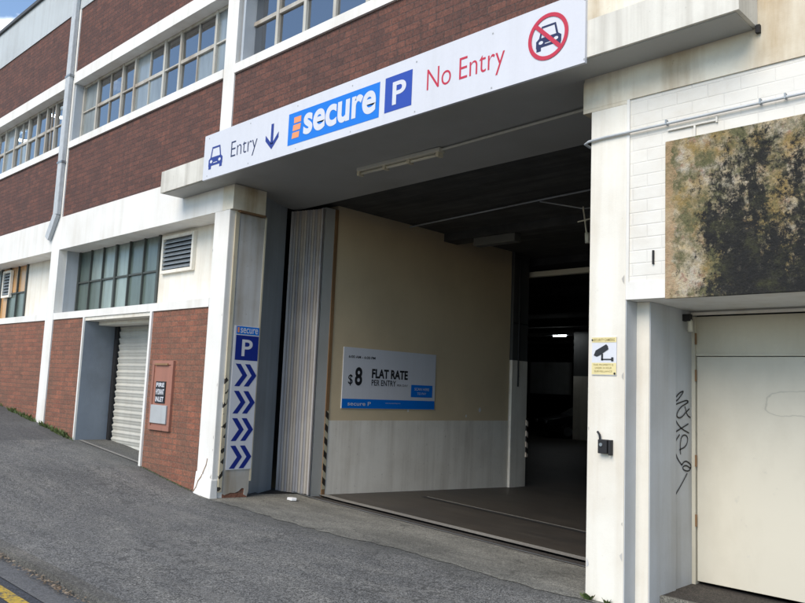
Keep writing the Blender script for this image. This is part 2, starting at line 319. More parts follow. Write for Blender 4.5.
def angle_mat():
    m = M['anglebase'].copy(); m.name = 'hazard_marked_steel_angle'; t = m.node_tree; b = t.nodes['Principled BSDF']
    src = b.inputs['Base Color'].links[0].from_socket; N = t.nodes.new; L_ = t.links.new
    ge = N('ShaderNodeNewGeometry'); sp = N('ShaderNodeSeparateXYZ'); L_(ge.outputs['Position'], sp.inputs[0])
    def mt(op, a, b_=0.0):
        q = N('ShaderNodeMath'); q.operation = op
        for v, k in ((a, 0), (b_, 1)):
            if isinstance(v, float): q.inputs[k].default_value = v
            else: L_(v, q.inputs[k])
        return q.outputs[0]
    no = N('ShaderNodeTexNoise'); no.inputs['Scale'].default_value = 9.0; L_(ge.outputs['Position'], no.inputs['Vector'])
    st = mt('GREATER_THAN', mt('FRACT', mt('MULTIPLY', mt('SUBTRACT', sp.outputs[2], sp.outputs[1]), 6.4)), 0.55)
    k = mt('MULTIPLY', mt('MULTIPLY', st, mt('GREATER_THAN', no.outputs[0], 0.52)), mt('LESS_THAN', sp.outputs[2], 1.7))
    x = N('ShaderNodeMix'); x.data_type = 'RGBA'; L_(k, x.inputs[0]); L_(src, x.inputs[6]); x.inputs[7].default_value = (.03, .025, .02, 1)
    L_(x.outputs[2], b.inputs['Base Color']); return m
M['anglebase'] = M['angle']; M['angle_hz'] = angle_mat()
def hazard():
    m = MT('yellow_black_hazard_tape', 0.5); p = m.xyz()
    s = m.math('FRACT', m.math('MULTIPLY', m.math('ADD', p[2], m.math('MULTIPLY', p[1], 0.9)), 5.2))
    m.col(m.mix(m.math('GREATER_THAN', s, 0.5), (0.42, 0.38, 0.27), (0.03, 0.026, 0.022))); return m.m
M['hazard'] = hazard()
def guard():
    m = MT('white_black_corner_guard', 0.5); p = m.xyz()
    s = m.math('FRACT', m.math('MULTIPLY', m.math('ADD', p[2], m.math('MULTIPLY', p[1], 0.6)), 4.9))
    m.col(m.mix(m.math('GREATER_THAN', s, 0.5), (0.75, 0.62, 0.50), (0.02, 0.012, 0.01))); return m.m
M['guard'] = guard()

# ------------------------------------------------------------------ building helpers
BASE = {}
def thing(name, loc, label, cat, group=None):
    o = bpy.data.objects.new(name, None); C.objects.link(o); o.location = loc; o.empty_display_size = 0.3
    o['label'] = label; o['category'] = cat
    if group: o['group'] = group
    BASE[o.name] = Vector(loc); return o
class MB:
    def __init__(s): s.b = bmesh.new()
    def box(s, x0, x1, y0, y1, z0, z1):
        vs = [s.b.verts.new((x, y, z)) for z in (z0, z1) for y in (y0, y1) for x in (x0, x1)]
        for f in ((0, 2, 3, 1), (4, 5, 7, 6), (0, 1, 5, 4), (2, 6, 7, 3), (0, 4, 6, 2), (1, 3, 7, 5)): s.b.faces.new([vs[i] for i in f])
        return s
    def hexa(s, p):   # 8 points, bottom 4 ccw then top 4
        vs = [s.b.verts.new(q) for q in p]
        for f in ((3, 2, 1, 0), (4, 5, 6, 7), (0, 1, 5, 4), (1, 2, 6, 5), (2, 3, 7, 6), (3, 0, 4, 7)): s.b.faces.new([vs[i] for i in f])
        return s
    def face(s, pts): s.b.faces.new([s.b.verts.new(p) for p in pts]); return s
    def prism(s, pts, d):     # polygon + offset vector
        a = [s.b.verts.new(p) for p in pts]; d = Vector(d); c = [s.b.verts.new(Vector(p) + d) for p in pts]
        s.b.faces.new(a); s.b.faces.new(c[::-1]); n = len(a)
        for i in range(n): s.b.faces.new([a[i], c[i], c[(i + 1) % n], a[(i + 1) % n]])
        return s
    def tube(s, pts, r, n=10, r1=None, cap=True):
        pts = [Vector(p) for p in pts]; rings = []
        for i, p in enumerate(pts):
            d = (pts[min(i + 1, len(pts) - 1)] - pts[max(i - 1, 0)]).normalized()
            u = d.orthogonal().normalized(); 
            if i and abs((u.dot(pu))) < 0.999: u = (pu - d * pu.dot(d)).normalized()
            pu = u; v = d.cross(u); rr = r if r1 is None else r + (r1 - r) * i / (len(pts) - 1)
            rings.append([s.b.verts.new(p + (u * math.cos(k * 2 * math.pi / n) + v * math.sin(k * 2 * math.pi / n)) * rr) for k in range(n)])
        for a, c in zip(rings, rings[1:]):
            for k in range(n): s.b.faces.new([a[k], a[(k + 1) % n], c[(k + 1) % n], c[k]])
        if cap: s.b.faces.new(rings[0][::-1]); s.b.faces.new(rings[-1])
        return s
    def obj(s, name, mat, parent=None, bevel=0.0, smooth=False, **kw):
        if bevel: bmesh.ops.bevel(s.b, geom=list(s.b.edges), offset=bevel, segments=2, affect='EDGES', profile=0.6)
        if kw.get('recalc', True): bmesh.ops.recalc_face_normals(s.b, faces=s.b.faces)
        base = Vector((0, 0, 0)); r = parent
        while r is not None and r.parent is not None: r = r.parent
        if r is not None: base = BASE.get(r.name, Vector((0, 0, 0)))
        elif 'at' in kw: base = Vector(kw['at'])
        for v in s.b.verts: v.co -= base
        me = bpy.data.meshes.new(name); s.b.to_mesh(me); s.b.free()
        me.materials.append(M[mat] if isinstance(mat, str) else mat)
        if smooth: me.polygons.foreach_set('use_smooth', [True] * len(me.polygons))
        o = bpy.data.objects.new(name, me); C.objects.link(o); o.parent = parent
        if parent is None:
            o.location = base; BASE[o.name] = base
            for k in ('label', 'category', 'group', 'kind'):
                if k in kw: o[k] = kw[k]
        elif 'label' in kw: o['label'] = kw['label']
        return o
def bx(name, mat, parent, *a, bevel=0.0, **kw): return MB().box(*a).obj(name, mat, parent, bevel, **kw)

def text(name, body, mp_, u0, v0, w, h, mat, parent, bold=0.0, shear=0.0):
    """mp_(u,v) maps sign coords to 3D. fits text in a w x h box with lower-left u0,v0"""
    cu = bpy.data.curves.new('tmp', 'FONT'); cu.body = body; cu.size = 1.0; cu.offset = bold; cu.resolution_u = 8
    to = bpy.data.objects.new('tmp', cu); C.objects.link(to); dg = bpy.context.evaluated_depsgraph_get()
    me = bpy.data.meshes.new_from_object(to.evaluated_get(dg)); bpy.data.objects.remove(to); bpy.data.curves.remove(cu)
    xs = [v.co.x for v in me.vertices]; ys = [v.co.y for v in me.vertices]
    a, b, c, d = min(xs), max(xs), min(ys), max(ys)
    r = parent
    while r.parent is not None: r = r.parent
    base = BASE[r.name]
    for v in me.vertices:
        u = u0 + (v.co.x - a) / (b - a) * w; q = v0 + (v.co.y - c) / (d - c) * h
        v.co = Vector(mp_(u, q)) - base
    me.name = name; me.materials.clear(); me.materials.append(M[mat])
    o = bpy.data.objects.new(name, me); C.objects.link(o); o.parent = parent; return o
def decal(name, polys, mp_, mat, parent):
    b = MB()
    for p in polys: b.face([mp_(u, v) for u, v in p])
    return b.obj(name, mat, parent)
def circ(cu, cv, ru, rv, n=28, a0=0.0, a1=2 * math.pi): return [(cu + ru * math.cos(a0 + (a1 - a0) * i / n), cv + rv * math.sin(a0 + (a1 - a0) * i / n)) for i in range(n)]
def ring(cu, cv, ru, rv, t, n=40):
    r = []
    for i in range(n):
        a, b = 2 * math.pi * i / n, 2 * math.pi * (i + 1) / n
        r.append([(cu + ru * math.cos(a), cv + rv * math.sin(a)), (cu + ru * math.cos(b), cv + rv * math.sin(b)),
                  (cu + (ru - t) * math.cos(b), cv + (rv - t) * math.sin(b)), (cu + (ru - t) * math.cos(a), cv + (rv - t) * math.sin(a))])
    return r
def rect(u0, u1, v0, v1): return [(u0, v0), (u1, v0), (u1, v1), (u0, v1)]
def ribbon(pts, w):
    r = []
    for (a, b), (c, d) in zip(pts, pts[1:]):
        l = math.hypot(c - a, d - b) or 1e-6; nx, ny = -(d - b) / l * w / 2, (c - a) / l * w / 2; ex, ey = (c - a) / l * w * .3, (d - b) / l * w * .3
        r.append([(a + nx - ex, b + ny - ey), (a - nx - ex, b - ny - ey), (c - nx + ex, d - ny + ey), (c + nx + ex, d + ny + ey)])
    return r

# ------------------------------------------------------------------ ground
KX = [-90, -40, -16.75, -14.6, -13.1, -10.7, -9.6, -8.74, -3.3, 0, 5, 60]
KZ = [6.5, 3.0, .96, .72, .53, .33, .18, .09, .02, -.03, -.1, -.9]
def g0(x):
    for i in range(len(KX) - 1):
        if x <= KX[i + 1]: t = (x - KX[i]) / (KX[i + 1] - KX[i]); return KZ[i] + (KZ[i + 1] - KZ[i]) * max(t, 0)
    return KZ[-1]
def g(x): return (g0(x - .25) + g0(x) + g0(x + .25)) / 3
def hgt(x, y):
    z = g(x)
    if y > 0 and x > -9.5: z -= .036 * min(y, 6.5)
    return z
def frange(a, b, st):
    n = max(1, round((b - a) / st)); return [a + (b - a) * i / n for i in range(n + 1)]
def sheet(name, mat, xs, yf, ny, dz=0.0, zf=None, **kw):
    """yf(x)->(y0,y1)"""
    b = MB(); rows = []
    for x in xs:
        y0, y1 = yf(x); rows.append([b.b.verts.new((x, y0 + (y1 - y0) * j / ny, (zf or hgt)(x, y0 + (y1 - y0) * j / ny) + dz)) for j in range(ny + 1)])
    for a, c in zip(rows, rows[1:]):
        for j in range(ny): b.b.faces.new([a[j], c[j], c[j + 1], a[j + 1]])
    return b.obj(name, mat, None, kind='structure', **kw)
xs_all = frange(-90, -30, 4)[:-1] + frange(-30, -17, 1)[:-1] + frange(-17, 3, .25)[:-1] + frange(3, 60, 3)
KY = -2.90
def thr(x): return 1.67 + (x + 8.76) * (-.39 / 4.65)     # front edge of the worn lip
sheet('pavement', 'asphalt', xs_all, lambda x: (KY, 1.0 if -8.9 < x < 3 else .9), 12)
b = MB()                                                  # kerb: real step
for a, c in zip(xs_all, xs_all[1:]):
    za, zc = g(a), g(c); b.hexa([(a, KY - .10, za - .3), (c, KY - .10, zc - .3), (c, KY, zc - .3), (a, KY, za - .3), (a, KY - .085, za - .012), (c, KY - .085, zc - .012), (c, KY, zc + .003), (a, KY, za + .003)])
b.obj('kerb', 'kerb', None, kind='structure')
GD = .085
sheet('gutter', 'gutter', xs_all, lambda x: (KY - .34, KY - .09), 1, zf=lambda x, y: g(x) - GD + (KY - .09 - y) * .05)
sheet('road', 'road', xs_all, lambda x: (-14, KY - .33), 6, zf=lambda x, y: g(x) - GD + .004 + min((KY - .33 - y) * .02, .08))
sheet('road_marking', 'yellow', frange(-40, 20, .5), lambda x: (KY - .53, KY - .42), 1, zf=lambda x, y: g(x) - GD + .012)
sheet('far_pavement', 'asphalt', xs_all, lambda x: (-40, -14), 4, zf=lambda x, y: g(x) + .04)
MB().box(-300, 300, -300, 300, -1.6, -1.5).obj('ground', 'road', None, kind='structure')
# concrete apron of the vehicle crossing, broken outer edge
xa = frange(-9.0, -2.99, .12)
edge = {round(x, 3): -.06 + random.uniform(-.035, .035) + .05 * math.sin(x * 2.1) for x in xa}
sheet('concrete_apron', 'apron', xa, lambda x: (edge[round(x, 3)], thr(x) - .20 if x > -8.9 else .5), 8, dz=.005)
sheet('threshold_bed', 'dirt', frange(-9.4, -2.99, .5), lambda x: (.9, thr(x) + .3), 3, dz=-.03)
sheet('threshold_slot', 'dirt', frange(-9.2, -3.0, .5), lambda x: (thr(x) - .17, thr(x) + .09), 1, dz=-.012)
sheet('threshold_lip', 'lip', frange(-9.3, -3.0, .5), lambda x: (thr(x) + .09, thr(x) + .24), 1, dz=.010)
sheet('threshold_rail', 'steel', frange(-9.3, -3.0, .5), lambda x: (thr(x) - .20, thr(x) - .17), 1, dz=.014)
sheet('garage_floor', 'floor', frange(-32, 3, 1), lambda x: (thr(x) + .24 if x > -9.3 else 1.98, 36), 30, zf=lambda x, y: (hgt(x, y) if x > -9.4 else hgt(-9.3, y)))
sheet('floor_drain', 'dark', frange(-8.7, -3.0, .5), lambda x: (3.46 + (x + 8.7) * -.13, 3.58 + (x + 8.7) * -.13), 1, dz=.005)
sheet('drain_lip', 'lip', frange(-8.7, -3.0, .5), lambda x: (3.58 + (x + 8.7) * -.13, 3.62 + (x + 8.7) * -.13), 1, dz=.005)
sheet('shutter_threshold', 'lip', frange(-13.05, -10.8, .2), lambda x: (.06, .12), 1, dz=.012)

# ------------------------------------------------------------------ the building
P = 5.66
B = thing('warehouse_building', (-9.0, 0.0, 0.0), 'three storey red brick and white concrete warehouse with a vehicle entrance', 'building')
XL = -32.0
# beams, bands, brick
bx('concrete_beam', 'white', B, XL, -9.0, 0, .50, 3.93, 4.55)
bx('parapet', 'parapet', B, XL, -3.39, 0.0, .30, 8.66, 9.55)
bx('parapet_capping', 'ash', B, XL, -3.39, -.05, .35, 9.55, 9.62)
for k, off in enumerate((0, -P, -2 * P, -3 * P)):
    x0, x1 = -14.49 + off, -9.21 + off
    if x0 < XL: x0 = XL
    bx('brick_wall', 'brick_hi', B, x0, x1, .02, .30, 4.55, 5.87)
    bx('window_sill', 'white', B, x0, x1, -.015, .35, 5.87, 6.00)
    bx('lintel_band', 'white', B, x0, x1, -.01, .35, 7.15, 7.37)
    bx('brick_wall', 'brick_hi', B, x0, x1, .02, .30, 7.37, 8.66)
    bx('pilaster', 'white', B, x1, -8.93 + off if k == 0 else x1 + .38, 0, .30, 4.55, 8.66)
    # lower storey
    xl1 = -9.18 + off
    if k: bx('pilaster', 'white', B, xl1, -8.82 + off, 0, .15, g(xl1) - .3, 3.93)
    if k: bx('pilaster_return', 'bluegrey', B, xl1, -8.80 + off, .15, .42, g(xl1) - .3, 3.93)  # blue-grey colour paints the shade on the pilaster's side
# bay 2 (over the entrance)
bx('brick_wall', 'brick_hi', B, -8.93, -3.39, .02, .30, 4.60, 5.87)
bx('window_sill', 'white', B, -8.93, -3.39, -.015, .35, 5.87, 6.00)
bx('lintel_band', 'white', B, -8.93, -3.39, -.01, .35, 7.15, 7.37)
bx('brick_wall', 'brick_hi', B, -8.93, -3.39, .02, .30, 7.37, 8.66)
# reveals of upper windows
for off in (0, -P, -2 * P, P):
    xx = -14.49 + off
    bx('window_reveal', 'bluegrey', B, xx - .02, xx + .03, .03, .32, 6.0, 7.15)  # side shade is put into the blue-grey colour

def panes(b, idx, mats, parent):
    o = b.obj('glass', mats[0], parent, recalc=False)
    for m_ in mats[1:]: o.data.materials.append(M[m_])
    o.data.polygons.foreach_set('material_index', idx); return o
def up_window(xs, kinds, off):
    """xs mullion positions, kinds per light: n narrow fixed / w wide opening"""
    xs = [x + off for x in xs]; y = .20; z0, z1, zt = 6.0, 7.15, 6.61
    f = MB(); cl = MB(); mi = []
    for x in xs: f.box(x - .028, x + .028, y - .03, y + .05, z0, z1)
    for i, kd in enumerate(kinds):
        a, b_ = xs[i] + .028, xs[i + 1] - .028; t = .028 if kd != 'n' else .012
        f.box(a, b_, y - .02, y + .04, zt - t, zt + t)
        f.box(a, b_, y - .02, y + .04, z0, z0 + .03); f.box(a, b_, y - .02, y + .04, z1 - .05, z1)
        cells = [(a, b_)] if kd in 'nf' else [(a, (a + b_) / 2 - .01), ((a + b_) / 2 + .01, b_)]
        if kd == 'w': f.box((a + b_) / 2 - .01, (a + b_) / 2 + .01, y - .012, y + .03, z0 + .03, z1 - .05)
        for j, (p, q) in enumerate(cells):
            for (u, v, up) in ((z0 + .03, zt - t, 0), (zt + t, z1 - .05, 1)):
                r = random.random()
                mi.append(1 if (kd == 'n' and r < .5) or (kd == 'w' and not up and r < .35) or (kd != 'n' and r < .08) else 0)
                tl = random.uniform(-.006, .006); t2 = random.uniform(-.006, .006)
                cl.face([(p, y + .01 + tl, u), (q, y + .01 + t2, u), (q, y + .01 - tl, v), (p, y + .01 - t2, v)])
    w = f.obj('window', 'frame', B)
    panes(cl, mi, ('glass', 'frost'), w)
    return w
mul = [-14.43, -13.82, -12.82, -12.35, -11.33, -10.82, -9.79, -9.27]
up_window(mul, 'nwnwnwn', 0)
up_window([-14.43, -13.82, -12.95, -12.35, -11.55, -11.05, -10.55, -10.1, -9.27], 'nwnwffwn'[:8], -P)
up_window(mul, 'nwnwnwn', -2 * P)
up_window([-8.87, -8.24, -7.64, -7.04, -6.44, -5.84, -5.24, -4.64, -4.04, -3.44], 'fffffffff', 0)
# downstairs: window, louvre and cream panel, set back
for k, off in enumerate((0, -P, -2 * P)):
    x0, x1 = -14.44 + off, -9.18 + off
    bx('sill_band', 'white', B, x0 - .03, x1, 0.0, .5, 2.62, 2.74)
    xw = -11.40 + off; y = .40
    bx('rendered_panel', 'cream', B, xw + .03, x1, y, .50, 2.74, 3.93)
    f = MB(); n = 6; W_ = (xw - x0) / n; gl = MB(); mi = []; order = ('wired', 'wired_pale', 'orangepane')
    for i in range(n + 1):
        t = .03 if i in (0, 3, 6) else .012; cx = x0 + W_ * i
        f.box(cx - t, cx + t, y - .03, y + .04, 2.74, 3.93)
    for i in range(n):
        a, c = x0 + W_ * i + (.03 if i in (0, 3) else .012), x0 + W_ * (i + 1) - (.03 if i in (2, 5) else .012)
        f.box(a, c, y - .02, y + .03, 3.33, 3.36)
        for u, v in ((2.74, 3.33), (3.36, 3.93)):
            key = 'wired_pale' if (i, u > 3) in ((1, True), (2, True), (2, False), (3, True), (3, False)) else 'wired'
            if k == 1: key = 'orangepane' if (i >= 3 and u > 3) or (i == 3) else 'wired'
            mi.append(order.index(key)); gl.face([(a, y + .01, u), (c, y + .01, u), (c, y + .01, v), (a, y + .01, v)])
    w = f.obj('ground_floor_window', 'frame_dark', B)
    panes(gl, mi, order, w)
    # louvre
    a, c, u, v = -11.25 + off, -10.29 + off, 3.27, 3.87
    if k: a, c = -12.9 + off + .15, -12.4 + off + .15
    lf = MB(); lf.box(a, c, y - .06, y - .002, v - .05, v); lf.box(a, c, y - .06, y - .002, u, u + .05)
    lf.box(a, a + .05, y - .06, y - .002, u + .05, v - .05); lf.box(c - .05, c, y - .06, y - .002, u + .05, v - .05)
    lo = lf.obj('louvre_vent', 'cream', B)
    bx('vent_opening', 'dark', lo, a + .05, c - .05, y - .012, y - .004, u + .05, v - .05)
    sb = MB()
    for i in range(7):
        zz = u + .085 + i * (v - u - .12) / 7
        sb.hexa([(a + .05, y - .055, zz - .02), (c - .05, y - .055, zz - .02), (c - .05, y - .016, zz + .03), (a + .05, y - .016, zz + .03),
                 (a + .05, y - .055, zz - .008), (c - .05, y - .055, zz - .008), (c - .05, y - .016, zz + .042), (a + .05, y - .016, zz + .042)])
    sb.obj('louvre_blade', 'steel', lo)
# brick at street level
bx('brick_wall', 'brick_lo', B, -10.73, -9.18, .02, .50, 0.0, 2.62)
bx('brick_wall', 'brick_lo', B, -14.47, -13.15, .02, .50, 0.1, 2.62)
bx('brick_wall', 'brick_lo', B, -20.1, -14.84, .02, .50, 0.3, 2.62)
bx('brick_wall', 'brick_lo', B, XL, -20.5, .02, .50, 0.6, 2.62)
# roller shutter recess
bx('painted_jamb', 'white', B, -10.785, -10.73, -.01, .6, .1, 2.62)
bx('painted_jamb', 'white', B, -13.15, -13.11, -.01, .02, .3, 2.62)
bx('shutter_reveal', 'reveal', B, -13.15, -13.11, .02, .70, .2, 2.62)
bx('shutter_soffit', 'cream', B, -13.11, -10.785, .02, .26, 2.56, 2.62)
bx('shutter_header', 'cream', B, -13.11, -10.785, .26, .55, 2.50, 2.62)
sh = MB(); prev = None; n = 200
for i in range(n + 1):
    z = .32 + (2.52 - .32) * i / n; yy = .62 + .011 * math.sin(2 * math.pi * z / .115) + .006 * math.sin(4 * math.pi * z / .115)
    cur = [sh.b.verts.new((-13.03, yy, z)), sh.b.verts.new((-10.80, yy, z))]
    if prev: sh.b.faces.new([prev[0], prev[1], cur[1], cur[0]])
    prev = cur
shu = sh.obj('roller_shutter', 'shutter', B, smooth=True)
bx('guide_rail', 'black', shu, -13.11, -13.02, .56, .60, .3, 2.5)
bx('bottom_bar', 'steel', shu, -13.02, -10.80, .58, .64, .36, .42)

# left entrance pillar (ground storey)
pl = MB(); pl.box(-9.18, -8.81, 0, .57, -.1, 3.93)
pil = pl.obj('entrance_pillar', 'white', B, bevel=.012)
b = MB(); b.hexa([(-9.20, -.045, -.1), (-8.775, -.045, -.1), (-8.775, .10, -.1), (-9.20, .10, -.1), (-9.185, -.012, .42), (-8.80, -.012, .34), (-8.80, .08, .34), (-9.185, .08, .42)])
b.obj('plinth', 'white', pil, bevel=.012)
decal('crack', ribbon([(-9.18, .16), (-9.13, .22), (-9.10, .30), (-9.04, .36), (-9.01, .44), (-8.96, .52), (-8.94, .60)], .014), lambda u, v: (u, -.004 - (.012 if v < .42 else 0) - max(0, .42 - v) * .064, v), 'rust', pil)
# side face: worn coat greyed to include its shade, broken plaster at the foot, brick showing behind
jag = [(.17, .30), (.165, .155), (.20, .135), (.29, .16), (.36, .155), (.42, .175), (.47, .215), (.505, .20), (.50, .125), (.55, .10), (.572, .17), (.575, 3.90), (.17, 3.90)]
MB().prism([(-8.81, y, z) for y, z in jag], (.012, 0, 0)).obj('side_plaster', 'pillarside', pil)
bx('exposed_brick', 'brick_lo', pil, -8.82, -8.806, .17, .56, -.05, .26)
an = MB(); an.box(-8.81, -8.788, .09, .15, .18, 3.92)
an.obj('steel_corner_strip', 'angle_hz', pil, bevel=.003)
bx('steel_edge', 'angle', pil, -8.81, -8.792, .575, .60, .3, 3.92)
MB().box(-9.0, -8.74, .0, .53, 3.93, 4.27).obj('pillar_head', 'cream_stained', B)
bx('rusty_bearing_plate', 'rust', B, -8.80, -8.735, .12, .54, 3.905, 3.93)
# pocket wall behind the pillar
b = MB(); b.hexa([(-9.40, .57, -.1), (-8.92, .57, -.1), (-9.33, 1.34, -.1), (-9.40, 1.34, -.1), (-9.40, .57, 4.3), (-8.92, .57, 4.3), (-9.33, 1.34, 4.3), (-9.40, 1.34, 4.3)])
b.obj('pocket_wall', 'bluegrey', B)
for k_ in range(16):
    z = random.uniform(.15, 3.7); q = random.uniform(.012, .035); e = random.choice((-9.175, -8.825, -3.31, -3.0))
    sgn = 1 if e in (-9.175, -3.31) else -1
    decal('edge_chip', [[(e, z - q), (e + sgn * q * random.uniform(.4, .9), z - q * .3), (e + sgn * q * random.uniform(.3, .7), z + q * .4), (e, z + q * random.uniform(.8, 1.6))]], lambda u, v: (u, -.0025, v), 'pillarside', pil if e < -5 else B)
# canopy (slanting a little, as it does in reality)
def cz(x, z): return z + (x + 10.09) * .0110
def slab(name, mat, x0, x1, y0, y1, z0, z1, **k):
    return MB().hexa([(x0, y0, cz(x0, z0)), (x1, y0, cz(x1, z0)), (x1, y1, cz(x1, z0)), (x0, y1, cz(x0, z0)), (x0, y0, cz(x0, z1)), (x1, y0, cz(x1, z1)), (x1, y1, cz(x1, z1)), (x0, y1, cz(x0, z1))]).obj(name, mat, B, **k)
cn = slab('canopy', 'canopy', -10.09, -1.95, -.36, -.001, 4.262, 4.575)
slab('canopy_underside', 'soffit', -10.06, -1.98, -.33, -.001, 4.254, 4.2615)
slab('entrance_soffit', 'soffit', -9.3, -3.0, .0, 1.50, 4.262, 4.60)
bx('gutter_stub', 'black', B, -1.955, -1.925, -.035, -.003, 4.30, 4.36)
# right hand white wall
bx('white_wall', 'cream_stained', B, -3.39, 5, 0, .30, 4.05, 9.62)
bx('entrance_pier', 'cream', B, -3.32, -2.99, 0, .50, -.3, 4.02, bevel=.01)
bx('pier_head', 'cream_stained', B, -3.40, -2.99, 0.002, .50, 4.02, 4.30)
bx('concrete_beam', 'white', B, -2.99, 5, 0, 1.05, 2.39, 2.53)
bx('blockwork_panel', 'block', B, -2.965, 5, .014, .30, 2.53, 4.05)
bx('frame_edge', 'white', B, -2.99, -2.965, 0, .30, 2.53, 4.05)
mo = bx('mossy_lintel', 'moss', B, -2.65, 1.3, -.022, .012, 2.378, 3.62, bevel=.006)
bx('recess_pier', 'cream', B, -3.02, -2.876, .18, .65, -.3, 2.388)
bx('recess_pier_side', 'jambshade', B, -2.876, -2.868, .186, .65, -.3, 2.388)  # thin skin coloured with the side face's shade
bx('pier_return', 'jambshade', B, -2.99, -2.984, .006, .18, -.3, 2.388)  # thin skin, shade of the return painted in
rj = bx('recess_jamb', 'jambshade', B, -3.02, -2.882, .65, 1.10, -.3, 2.39)
gs = [[(0.656, 1.79), (0.644, 1.753), (0.668, 1.709), (0.644, 1.663)], [(0.656, 1.627), (0.739, 1.675), (0.836, 1.695), (0.718, 1.62), (0.668, 1.601)], [(0.656, 1.573), (0.759, 1.593), (0.865, 1.613), (0.908, 1.605)], [(0.908, 1.596), (0.739, 1.548), (0.668, 1.475), (0.759, 1.457), (0.865, 1.512), (0.93, 1.541)], [(0.844, 1.558), (0.886, 1.485), (0.951, 1.467)], [(0.656, 1.448), (0.759, 1.376), (0.92, 1.335)], [(0.908, 1.412), (0.759, 1.372), (0.656, 1.345)], [(0.759, 1.161), (0.751, 1.25), (0.78, 1.313), (0.865, 1.321), (0.907, 1.284), (0.864, 1.221), (0.738, 1.197)], [(0.739, 1.322), (0.656, 1.27), (0.644, 1.199), (0.697, 1.127), (0.78, 1.07)], [(0.78, 1.07), (0.843, 1.104), (0.928, 1.083), (0.971, 1.054), (0.928, 1.01), (0.822, 1.024), (0.792, 1.052), (0.864, 1.067), (0.949, 1.036)], [(0.885, 0.994), (0.8, 0.927), (0.718, 0.87), (0.657, 0.83)]]
def smooth(p):
    for _ in range(2):
        q = [p[0]]
        for a, c in zip(p, p[1:]): q += [(a[0] * .75 + c[0] * .25, a[1] * .75 + c[1] * .25), (a[0] * .25 + c[0] * .75, a[1] * .25 + c[1] * .75)]
        p = q + [p[-1]]
    return p
pp = []
for s_ in gs: pp += ribbon(smooth(s_), .012)
decal('graffiti', pp, lambda u, v: (-2.8775, u, v), 'blackink', rj)
# right garage door
gd = MB(); gd.box(-2.87, .25, 1.02, 1.06, 2.0, 2.345); gdo = gd.obj('garage_door', 'door', B)
bx('door_leaf', 'doorleaf', gdo, -2.845, -1.30, 1.008, 1.05, .10, 1.994, bevel=.004)
bx('door_leaf', 'doorleaf', gdo, -1.29, .25, 1.008, 1.05, .10, 1.994, bevel=.004)
bx('door_rail', 'door', gdo, -2.85, .25, 1.000, 1.02, 2.0, 2.022, bevel=.003)
bx('door_frame', 'door', gdo, -2.882, -2.852, .985, 1.06, .0, 2.345)
bx('track_cover', 'cream', gdo, -2.86, .25, .93, .97, 2.352, 2.375)
for z in (2.10, .55, 1.05, 1.78): bx('hinge', 'rust', gdo, -2.853, -2.838, .982, .994, z, z + .10)
bx('door_latch', 'black', gdo, -1.80, -1.70, .99, 1.008, 1.02, 1.06)
sheet('recess_floor', 'dirt', frange(-2.9, .3, .4), lambda x: (.40, 1.1), 2, dz=.06, zf=lambda x, y: g(x))
bx('recess_kerb', 'apron', None, -2.87, .3, .36, .40, -.15, .075, kind='structure')
bx('far_pier', 'cream', B, .25, 5, 0, 1.1, -.5, 2.39)
# entrance tunnel and garage interior
bx('inner_dado', 'dado', B, -9.2, -8.74, 1.86, 6.3, -.4, 1.11)
bx('inner_wall', 'beige', B, -9.2, -8.743, 1.86, 6.3, 1.11, 4.5)
for k_, (y, z, q) in enumerate(((3.56, 1.27, .03), (5.43, 1.30, .05), (5.05, 1.19, .03))):
    decal('paint_chip', [[(y, z - q), (y + q * .8, z - q * .3), (y + q * .5, z + q), (y - q * .2, z + q * .6), (y - q * .6, z)]], lambda u, v: (-8.7415, u, v), 'litter', B)
bx('door_post', 'soffit', B, -8.95, -8.745, 1.62, 1.80, -.1, 4.27)
bx('post_edge', 'rust', B, -8.95, -8.73, 1.80, 1.86, -.1, 4.27)
bx('hazard_tape', 'hazard', B, -8.729, -8.727, 1.80, 1.86, .12, 1.25)
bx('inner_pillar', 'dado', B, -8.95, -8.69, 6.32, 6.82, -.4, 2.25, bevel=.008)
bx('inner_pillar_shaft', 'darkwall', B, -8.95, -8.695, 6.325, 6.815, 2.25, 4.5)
MB().tube([(-8.68, 6.5, 4.2), (-8.68, 6.5, 1.75)], .016, 8).obj('cable_duct', 'black', B)
bx('conduit_strap', 'black', B, -8.694, -8.68, 6.33, 6.8, 2.95, 2.97)
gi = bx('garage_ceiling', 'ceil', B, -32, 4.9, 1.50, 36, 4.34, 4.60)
cb = MB()
for y in (4.3, 7.2, 11, 15, 19, 23, 27, 31): cb.box(-31, -3.0, y, y + .35, 4.08, 4.345)
cb2 = MB()
for y in (4.3, 7.2, 11, 15, 19, 23, 27, 31): MB().box(-31, -3.0, y, y + .35, 4.20, 4.345).obj('ceiling_beam', 'ceil', gi)
cb.b.free(); cb2.b.free()
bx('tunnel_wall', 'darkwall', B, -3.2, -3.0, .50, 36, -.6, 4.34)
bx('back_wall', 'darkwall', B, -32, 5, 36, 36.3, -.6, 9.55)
bx('side_wall', 'brick_lo', B, -32.3, -32, 0, 36.3, -.6, 9.55)
bx('side_wall', 'white', B, 5, 5.3, 0, 36.3, -1.2, 9.62)
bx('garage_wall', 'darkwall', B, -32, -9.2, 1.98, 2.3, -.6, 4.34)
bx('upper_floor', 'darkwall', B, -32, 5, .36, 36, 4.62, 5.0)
bx('upper_back_wall', 'beige', B, -32, 5, 7.0, 7.2, 5.0, 9.0)
bx('roof', 'ash', B, -32, 5, .30, 36.3, 9.0, 9.2)
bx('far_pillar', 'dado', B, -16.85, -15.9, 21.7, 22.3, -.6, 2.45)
bx('far_pillar_shaft', 'darkwall', B, -16.85, -15.9, 21.7, 22.3, 2.45, 4.34)
